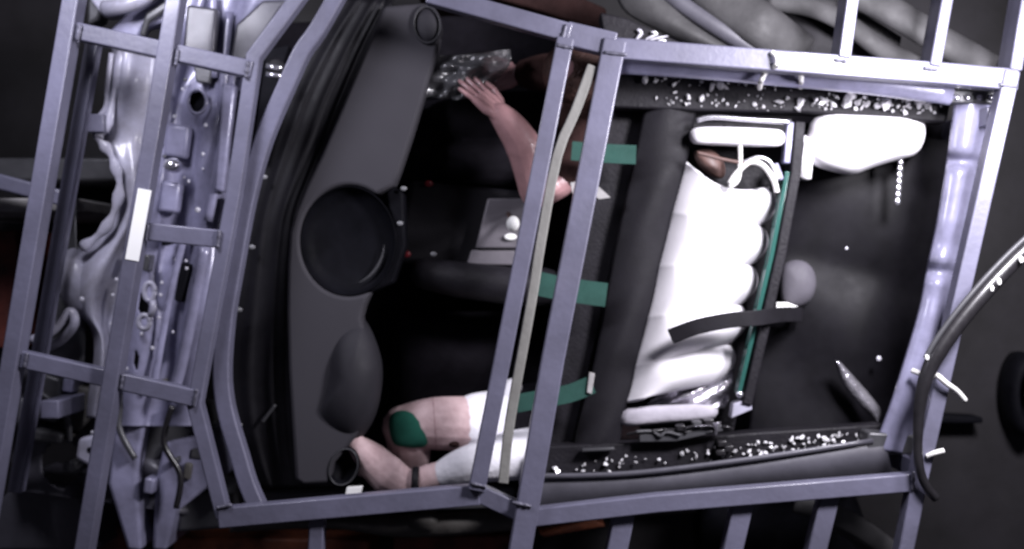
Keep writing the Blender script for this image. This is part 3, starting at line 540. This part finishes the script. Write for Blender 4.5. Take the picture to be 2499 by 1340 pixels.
# ------------------------------------------------------------------ airbags
AbL = [(1655, 380), (1630, 480), (1606, 570), (1582, 670), (1562, 760), (1540, 850), (1522, 930), (1504, 985)]
N = 140
def abR(v):
    base = 1888 - 105 * v - 25 * v * v
    lob = 5.0
    return base + 30 * abs(math.sin(math.pi * v * lob)) ** .7 - 30
def abag():
    m = MB(); nu = 44; vs = []
    def Lx(v):
        k = v * (len(AbL) - 1); i = min(len(AbL) - 2, int(k)); q = k - i; return AbL[i][0] + (AbL[i + 1][0] - AbL[i][0]) * q, AbL[i][1] + (AbL[i + 1][1] - AbL[i][1]) * q
    for j in range(N + 1):
        v = j / N; lx, ly = Lx(v); rx = abR(v) + 20; ry = 455 + 480 * v
        for i in range(nu + 1):
            u = i / nu
            x = lx + (rx - lx) * u; y = ly + (ry - ly) * u
            y += 62 * math.sin(math.pi * u) ** 1 * max(0, 1 - v * 7) * (u > 0) * .6
            rib = abs(math.sin(math.pi * v * 5.0)) ** .9
            env = max(0, math.sin(math.pi * u)) ** .5
            rr = min(1, max(0, (u - .22) / .3)); rr = rr * rr * (3 - 2 * rr)
            z = .98 + .16 * env * (1 - .2 * rr * (1 - rib)) + .003 * math.sin(u * 9 + v * 17)
            vs.append(P(x, y, z))
    fs = [(j * (nu + 1) + i, j * (nu + 1) + i + 1, (j + 1) * (nu + 1) + i + 1, (j + 1) * (nu + 1) + i) for j in range(N) for i in range(nu)]
    return m.add(vs, fs)
ab = obj('curtain_airbag', abag(), mt_bag, smooth=True, solid=.01)
tag(ab, 'inflated white curtain airbag with five ribbed chambers', 'airbag')
mb = MB(); mb.pillow([(1682, 316), (1720, 308), (1890, 314), (1916, 322), (1914, 354), (1880, 360), (1720, 354), (1684, 350)], 1.12, .035, 5, .5, zb=1.05, smooth=2); tag(obj('airbag_tether_roll', mb, mt_bag, smooth=True), 'flat white rolled fabric tube above the loose wires', 'fabric roll')
mb = MB(); mb.sweep(curve(PP([(1700, 294), (1740, 286), (1830, 292), (1930, 298)], 1.13), 5), [.008] * 16, 10, .7); obj('trim_rod', mb, mt_chrome, body, smooth=True)
cush = [(1985, 272), (2120, 276), (2252, 284), (2262, 330), (2240, 378), (2190, 390), (2130, 408), (2075, 430), (2010, 414), (1984, 402), (1966, 385), (1964, 350)]
mb = MB(); mb.pillow(cush, 1.06, .09, 8, .5, zb=.98, cen=(2100, 330)); mb.prism([(1966, 330), (1988, 350), (1980, 436), (1952, 432)], 1.02, zt=1.10); tag(obj('side_airbag', mb, mt_bag, smooth=True), 'smaller smooth white airbag bulging under the upper right rail', 'airbag')
# crumpled foil and flat fold at the foot of the curtain
rnd = random.Random(5)
mb = MB(); mb.sheet([(1600, 955), (1590, 975), (1570, 1000)], [(1790, 900), (1785, 950), (1770, 1000)], 34, 16, lambda u, v: 1.0 + .05 * math.sin(math.pi * u) * math.sin(math.pi * v) + .022 * math.sin(u * 12 + 5 * v) * math.cos(v * 9 + 3 * u) + rnd.uniform(-.006, .006)); tag(obj('foil_wrap', mb, mt_foil, smooth=True, solid=.002), 'crumpled silver foil wrap at the lower end of the ribbed airbag', 'foil')
mb = MB(); mb.pillow([(1512, 1010), (1540, 992), (1740, 984), (1756, 1004), (1740, 1024), (1600, 1036), (1510, 1042)], 1.07, .022, 5, .4, zb=1.02, smooth=1); tag(obj('airbag_fold', mb, mt_fold, smooth=True), 'flat white folded fabric under the crumpled foil', 'fabric fold')
# wires
wires = [([(1700, 372), (1760, 388), (1800, 396), (1830, 402)], mt_copper, .006, 'copper coloured wire slanting under the white roll'),
         ([(1806, 355), (1806, 400), (1800, 440), (1780, 456)], mt_wire, .0075, 'white wire hanging straight down from the fabric roll'),
         ([(1780, 448), (1800, 420), (1830, 396), (1862, 404), (1888, 440), (1896, 470)], mt_wire, .009, 'thick white wire looping over the top of the ribbed airbag'),
         ([(1816, 396), (1850, 384), (1880, 396), (1900, 440)], mt_chrome, .006, 'thin grey wire arching above the thick white loop')]
for pts, m, r, l in wires: tag(obj('wire', MB().sweep(curve(PP(pts, 1.16), 6), r, 10), m, smooth=True), l, 'wire', 'loose wires above the airbag')
mb = MB(); mb.pillow([(1690, 365), (1740, 362), (1772, 400), (1768, 440), (1730, 430), (1700, 400)], 1.06, .04, 6); tag(obj('connector_block', mb, mt_copper, smooth=True), 'reddish brown connector block at the upper end of the curtain', 'connector')
mb = MB(); mb.prism([(1690, 270), (1935, 280), (1900, 500), (1640, 500)], .95, zt=1.0); mb.prism([(1640, 500), (1900, 500), (1790, 1060), (1500, 1060)], .93, zt=.98); obj('airbag_tray', mb, mt_black, body, bevel=.004)

# ------------------------------------------------------------------ glass pane between the compartments
mb = MB(); mb.beam(PP([(1946, 300), (1936, 420), (1900, 620), (1818, 985)], 1.085), M(26, 1.08), .08); gp = obj('partition_window', mb, mt_black, body, bevel=.006)
mb = MB(); mb.beam(PP([(1918, 420), (1880, 620), (1800, 960)], 1.10), M(11, 1.1), .05); obj('glass_edge', mb, mt_glass, gp, bevel=.002)
mb = MB(); mb.beam(PP([(1926, 300), (1916, 400)], 1.10), M(16, 1.1), .05); mb.beam(PP([(1890, 400), (1905, 440)], 1.1), M(12, 1.1), .04); obj('hinge', mb, mt_body, gp, bevel=.004)
mb = MB(); mb.prism([(1790, 985), (1834, 972), (1836, 1000), (1784, 1022)], 1.06, zt=1.115); obj('clip', mb, mt_primer, gp, bevel=.004)
mb = MB(); mb.ball(P(1805, 962, 1.12), M(9, 1.12)); obj('bolt', mb, mt_chrome, gp, smooth=True)

bs = MB(); pp = curve(PP([(1636, 822, 1.20), (1700, 798, 1.215), (1780, 782, 1.215), (1850, 776, 1.19), (1910, 768, 1.08), (1955, 768, .93)]), 6)
bs.sweep(pp, 1, prof=[(-M(19, 1.2), -.005), (M(19, 1.2), -.005), (M(19, 1.2), .005), (-M(19, 1.2), .005)]); tag(obj('seat_belt', bs, mt_dark, bevel=.003), 'black seat belt strap lying across the white ribbed airbag', 'belt')

# ------------------------------------------------------------------ rear compartment
mb = MB().sheet([(1935, 300), (1915, 500), (1885, 680), (1850, 860), (1825, 1070)], [(2345, 300), (2310, 480), (2270, 680), (2225, 860), (2170, 1070)], 40, 60, lambda u, v: .86 + .05 * math.sin(u * math.pi) + .012 * math.sin(u * 9 + 2 * v) + .008 * math.sin(v * 15 - u * 4) - .012 * math.exp(-((v - .42 - .12 * u) / .06) ** 2))
rs = obj('rear_seat', mb, mt_rear, body, smooth=True, solid=.02)
mb = MB(); mb.pillow([(1905, 650), (1935, 632), (1975, 640), (1995, 680), (1985, 730), (1950, 752), (1905, 756)], .95, .035, 8, .6, zb=.88); obj('reflection_patch', mb, mt_reflect, rs, smooth=True)  # low grey pillow stands in for a soft reflection on the panel
mb = MB(); mb.prism([(1896, 738), (1922, 738), (1948, 748), (1894, 758)], .98, zt=1.0); obj('reflection_streak', mb, mt_label, rs, bevel=.002)  # white plate for the bright streak at the foot of that reflection
mb = MB(); mb.sheet([(2036, 880), (2056, 935), (2085, 975), (2120, 1010), (2140, 1030)], [(2052, 884), (2090, 925), (2122, 962), (2150, 1000), (2144, 1032)], 6, 20, lambda u, v: .98 + .02 * math.sin(u * 3.1)); tag(obj('glass_sliver', mb, mt_foil, smooth=True, solid=.003), 'curved silvery glass sliver lying on the rear seat', 'glass')
mb = MB()
ch = thing('chain', 'short bright chain dangling below the smaller airbag', 'chain', P(2196, 390, 1.05))
for i in range(7):
    m2 = MB(); y = 396 + i * 16; x = 2198 - i * 1.2
    m2.lathe(P(x, y, 1.03), [(M(5, 1), -.003), (M(8, 1), 0), (M(5, 1), .003)], 14, 1, 1.4); obj('link', m2, mt_chrome, ch, smooth=True)
for x, y, r, l in ((2145, 875, 9, 'bright round bolt head lying near the rear pillar'), (2066, 606, 5, 'tiny pale bolt head in the middle of the rear seat')):
    mb = MB(); mb.ball(P(x, y, .97), M(r * .7, .97), ez=.4); obj('bolt', mb, mt_rivet_glint, rs, smooth=True)
# crumpled blackish lower hardware near the foil
for pts, zt, l in (([(1560, 1060), (1640, 1058), (1760, 1036), (1766, 1052), (1650, 1078), (1560, 1080)], 1.14, 'long dark trim strip below the folded white fabric'), ([(1420, 1096), (1500, 1092), (1500, 1100), (1420, 1104)], 1.14, 'short dark trim strip at the foot of the headliner band')):
    mb = MB(); mb.prism(pts, 1.11, zt=zt); obj('trim_strip', mb, mt_ring, body, bevel=.004)
mb = MB(); mb.sheet([(1690, 1042), (1740, 1040), (1745, 1060)], [(1760, 1030), (1752, 1045), (1748, 1066)], 8, 8, lambda u, v: 1.15 + .01 * math.sin(9 * u)); tag(obj('foil_scrap', mb, mt_foil, smooth=True, solid=.002), 'small silver foil scrap below the folded white fabric', 'foil')

rt = random.Random(9)
tg = thing('wiring_loom', 'tangled black wiring loom below the white folded fabric', 'wiring', P(1680, 1060, 1.1))
for i in range(7):
    x = 1530 + i * 28; y = 1062 - i * 3
    obj('wire', MB().sweep(curve([P(x + k * 24 + rt.uniform(-8, 8), y + rt.uniform(-7, 7), 1.12 + rt.uniform(0, .03)) for k in range(5)], 5), rt.uniform(.004, .008), 8), rt.choice((mt_cable, mt_cable, mt_ring, mt_black)), tg, smooth=True)
for x, y in ((1690, 1030), (1720, 1026), (1650, 1040), (1752, 1078), (1768, 1090), (1748, 1100)):
    mb = MB(); mb.prism([(x, y), (x + 22, y - 3), (x + 24, y + 12), (x + 2, y + 14)], 1.1, zt=1.15); obj('connector', mb, rt.choice((mt_cable, mt_ring)), tg, bevel=.004)

# ------------------------------------------------------------------ glass crumbs, each one its own object
def crumb_mesh(seed):
    r = random.Random(seed); m = MB(); n = r.choice((5, 6, 7)); ring = []
    for i in range(n):
        a = 2 * math.pi * (i + r.uniform(-.3, .3)) / n; q = r.uniform(.6, 1.1); ring.append((q * math.cos(a), q * math.sin(a)))
    vs = [(x, y, 0) for x, y in ring] + [(x * .75 + r.uniform(-.1, .1), y * .75, .75 + .35 * x + r.uniform(-.12, .12)) for x, y in ring]
    m.add(vs, [tuple(reversed(range(n))), tuple(range(n, 2 * n))] + [(i, (i + 1) % n, n + (i + 1) % n, n + i) for i in range(n)])
    return m
protos = []
rnd = random.Random(11)
def crumb(x, y, z, s, label, group):
    k = rnd.randrange(6)
    while len(protos) < 6:
        o = obj('glass_fragment', crumb_mesh(len(protos) + 40), mt_shard); protos.append([o, False])
    o, used = protos[k]
    if used: o = o.copy(); C.objects.link(o)
    else: protos[k][1] = True
    o.location = P(x, y, z); q = M(s * .82, z); o.scale = (q * rnd.uniform(.7, 1.5), q * rnd.uniform(.35, 1.0), q * rnd.uniform(.4, 1.3)); o.rotation_euler = (rnd.uniform(-.8, .8), rnd.uniform(-.8, .8), rnd.uniform(0, 6.28))
    tag(o, label, 'glass', group)
def top_y(x): return 182 + (x - 1560) * .05
UP = ('small glass fragment on the black ledge below the upper roof rail', 'glass fragments on the upper ledge')
UB = ('large bright glass fragment above the smaller white airbag', 'large glass fragments above the smaller airbag')
LO = ('small glass fragment on the black ledge above the lower rail', 'glass fragments on the lower ledge')
crumb(1573, 197, 1.11, 13, *UP)
for i in range(74):
    x = rnd.uniform(1590, 1965); y = top_y(x) + rnd.choice((8, 14, 40, 58, 66)) + rnd.uniform(-7, 7); crumb(x, y, 1.105, rnd.choice((3, 3, 4, 5, 6, 8)), *UP)
for x, y, s in ((1738, 212, 14), (1757, 208, 16), (1772, 214, 10), (1680, 238, 9), (1712, 240, 11), (1900, 248, 12), (1950, 250, 14), (1946, 266, 13)): crumb(x, y, 1.11, s, *UP)
for i in range(70):
    x = rnd.uniform(1975, 2300); y = top_y(x) + 10 + 50 * rnd.random() ** .6; crumb(x, y, 1.105, rnd.choice((4, 5, 6, 8, 10)), *UB)
for x, y, s in ((2078, 232, 20), (2068, 252, 22), (2092, 250, 16), (2160, 232, 15), (2166, 254, 22), (2140, 256, 14), (2262, 236, 20), (2248, 250, 22), (2280, 244, 14), (2010, 250, 14), (2030, 254, 12), (2115, 256, 13), (2215, 258, 12), (1990, 244, 12)): crumb(x, y, 1.11, s, *UB)
def low_y(x): return 1150 - (x - 1340) * .1
for x, s in ((1358, 12), (1478, 11), (1512, 6), (1550, 11), (1575, 6), (1608, 7), (1664, 10), (1700, 9), (1728, 9), (1762, 10), (1795, 9), (1826, 9)): crumb(x, low_y(x) - 4 + rnd.uniform(-6, 6), 1.11, s, *LO)
for i in range(58):
    x = rnd.uniform(1640, 2110) if i > 14 else rnd.uniform(1350, 1640); crumb(x, low_y(x) + rnd.uniform(-20, 14), 1.106, rnd.choice((3, 4, 5, 6)), *LO)
for i in range(34):
    x = rnd.uniform(1840, 2110); crumb(x, low_y(x) + rnd.uniform(-26, 12), 1.107, rnd.choice((5, 7, 8, 10)), *LO)
# bits of white plastic behind the upper rail
mb = MB(); mb.prism([(1465, 30), (1530, 44), (1690, 116), (1480, 116)], .96, zt=1.06); obj('corner_cover', mb, mt_black, body, bevel=.006)
for i, (x0, y0, x1, y1, w) in enumerate(((1556, 72, 1568, 82, .007), (1568, 80, 1552, 98, .006), (1576, 96, 1606, 84, .004), (1590, 78, 1604, 82, .005), (1586, 98, 1630, 88, .004), (1606, 99, 1626, 99, .004))):
    tag(obj('splinter', MB().sweep(PP([(x0, y0), ((x0 + x1) / 2, (y0 + y1) / 2 - 1), (x1, y1)], 1.075), [w * .6, w, w * .4], 6), mt_rivet_glint), 'white splinter on the black cover outside the upper rail', 'splinter', 'white splinters outside the upper rail')

# ------------------------------------------------------------------ ties, cables, loose bits
ties = [([(1884, 128, 1.345), (1896, 140, 1.36), (1894, 160, 1.35), (1872, 172, 1.28), (1858, 196, 1.27), (1854, 215, 1.2)], 'white plastic tie knotted over the upper rail'), ([(1948, 168, 1.30), (1955, 188, 1.28), (1954, 212, 1.2)], 'short white plastic tie tail right of the knotted tie'),
        ([(2226, 904, 1.24), (2250, 912, 1.27), (2282, 914, 1.36), (2310, 936, 1.37), (2336, 955, 1.36), (2356, 978, 1.35)], 'long white plastic tie sticking out beyond the rear post'), ([(2262, 1114, 1.35), (2280, 1106, 1.36), (2303, 1100, 1.36)], 'stubby pale plastic tie low on the rear post')]
for pts, l in ties: tag(obj('cable_tie', MB().sweep(curve(PP(pts), 5), .0085, 8), mt_wire, smooth=True), l, 'tie', 'white cable ties')
cb = thing('cable', 'black armoured cable crossing the rear post from the right edge', 'cable', P(2300, 850, 1.37))
cp = curve(PP([(2540, 575, 1.36), (2470, 640, 1.37), (2400, 715, 1.385), (2330, 800, 1.39), (2278, 880, 1.39), (2250, 960, 1.385), (2240, 1060, 1.38), (2244, 1140, 1.38), (2260, 1186, 1.37), (2284, 1216, 1.36)]), 8)
obj('sheath', MB().sweep(cp, [.026 if i < 30 else .026 - min(.012, (i - 30) * .0006) for i in range(len(cp))], 14), mt_cable, cb, smooth=True)
obj('inner_cable', MB().sweep([p + Vector((-.022, .020, .012)) for p in cp[:34]], .008, 8), mt_ring, cb, smooth=True)
for x, y in ((2364, 768), (2420, 704), (2438, 688), (2352, 786), (2262, 872), (2293, 874), (2492, 634)):
    mb = MB(); mb.ball(P(x, y, 1.405), M(7, 1.4), ex=.8, ey=1.3, ez=.7, seg=12); obj('cable_glint', mb, mt_label, cb, smooth=True)  # white beads stand in for glints on the black sheath
mb = MB(); mb.prism([(846, 1190), (884, 1188), (880, 1206), (842, 1209)], 1.06, zt=1.085); tag(obj('paper_tag', mb, mt_label, bevel=.002), 'small white tag beside the lower air vent', 'tag')

# ------------------------------------------------------------------ things on the hall floor round the buck
def floorbeam(name, pts, w, z, h, m, label, cat):
    o = obj(name, MB().beam(PP(pts, z), M(w, z), h), m, bevel=.008); tag(o, label, cat); return o
floorbeam('sled_beam', [(-120, 412), (160, 486)], 38, 1.0, .05, mt_tube, 'lavender steel beam meeting the cage at the left edge', 'beam')
mb = MB(); mb.prism([(-60, 385), (290, 385), (290, 440), (-60, 440)], 0, zt=.6); tag(obj('equipment_box', mb, mt_body2, bevel=.01), 'dark grey flat box behind the front post', 'box')
floorbeam('pallet_board', [(-80, 518), (290, 516)], 30, .45, .45 * 2 - .02, mt_conc, 'pale horizontal board behind the front post at half height', 'board')
for pts, zt, m, l in (([(-60, 570), (40, 560), (60, 850), (-60, 850)], .5, mt_red, 'dark red painted crate at the left edge'),
                      ([(240, 1290), (340, 1282), (330, 1350), (230, 1350)], .4, mt_red, 'red crate at the bottom under the front side members'),
                      ([(420, 1312), (900, 1318), (900, 1400), (420, 1400)], .35, mt_orange, 'long orange floor rail at the bottom edge'),
                      ([(960, 1310), (1250, 1306), (1250, 1400), (960, 1400)], .35, mt_red, 'dull red floor rail at the bottom left of the main post'),
                      ([(1310, 1302), (1450, 1268), (1480, 1285), (1330, 1312)], .6, mt_orange, 'orange wedge below the lower right rail'),
                      ([(1000, -60), (1300, -60), (1480, 20), (1480, 80), (1300, 20)], .6, mt_brown, 'brown box beyond the upper rail at the top edge')):
    mb = MB(); mb.prism(pts, 0.0, zt=zt); tag(obj('floor_rail' if 'rail' in l else ('wedge' if 'wedge' in l else ('crate' if 'crate' in l else 'box')), mb, m, bevel=.01), l, 'rail' if 'rail at' in l else ('wedge' if 'wedge' in l else 'box'))
mb = MB(); c = P(2490, 960, .1); R = M(50, .1)
mb.lathe(c, [(R * .55, -.09), (R * .8, -.1), (R, -.06), (R * 1.03, 0), (R, .06), (R * .8, .1), (R * .55, .09), (R * .5, 0), (R * .55, -.09)], 40, .8, 2.0); tag(obj('rubber_ring', mb, mt_vent, smooth=True), 'black rubber ring lying on the floor at the right edge', 'ring')
mb = MB(); mb.prism([(2290, 1012), (2400, 1018), (2400, 1034), (2290, 1034)], 0.0, zt=.12); tag(obj('floor_stop', mb, mt_vent, bevel=.01), 'low black stop block on the floor right of the rear post', 'block')
mb = MB(); mb.lathe(P(1900, 1300, .5), [(0.001, .1), (.14, .1), (.16, .12), (.28, .12), (.31, .06), (.31, -.1), (.1, -.12)], 48); obj('wheel', mb, mt_vent, body, smooth=True)
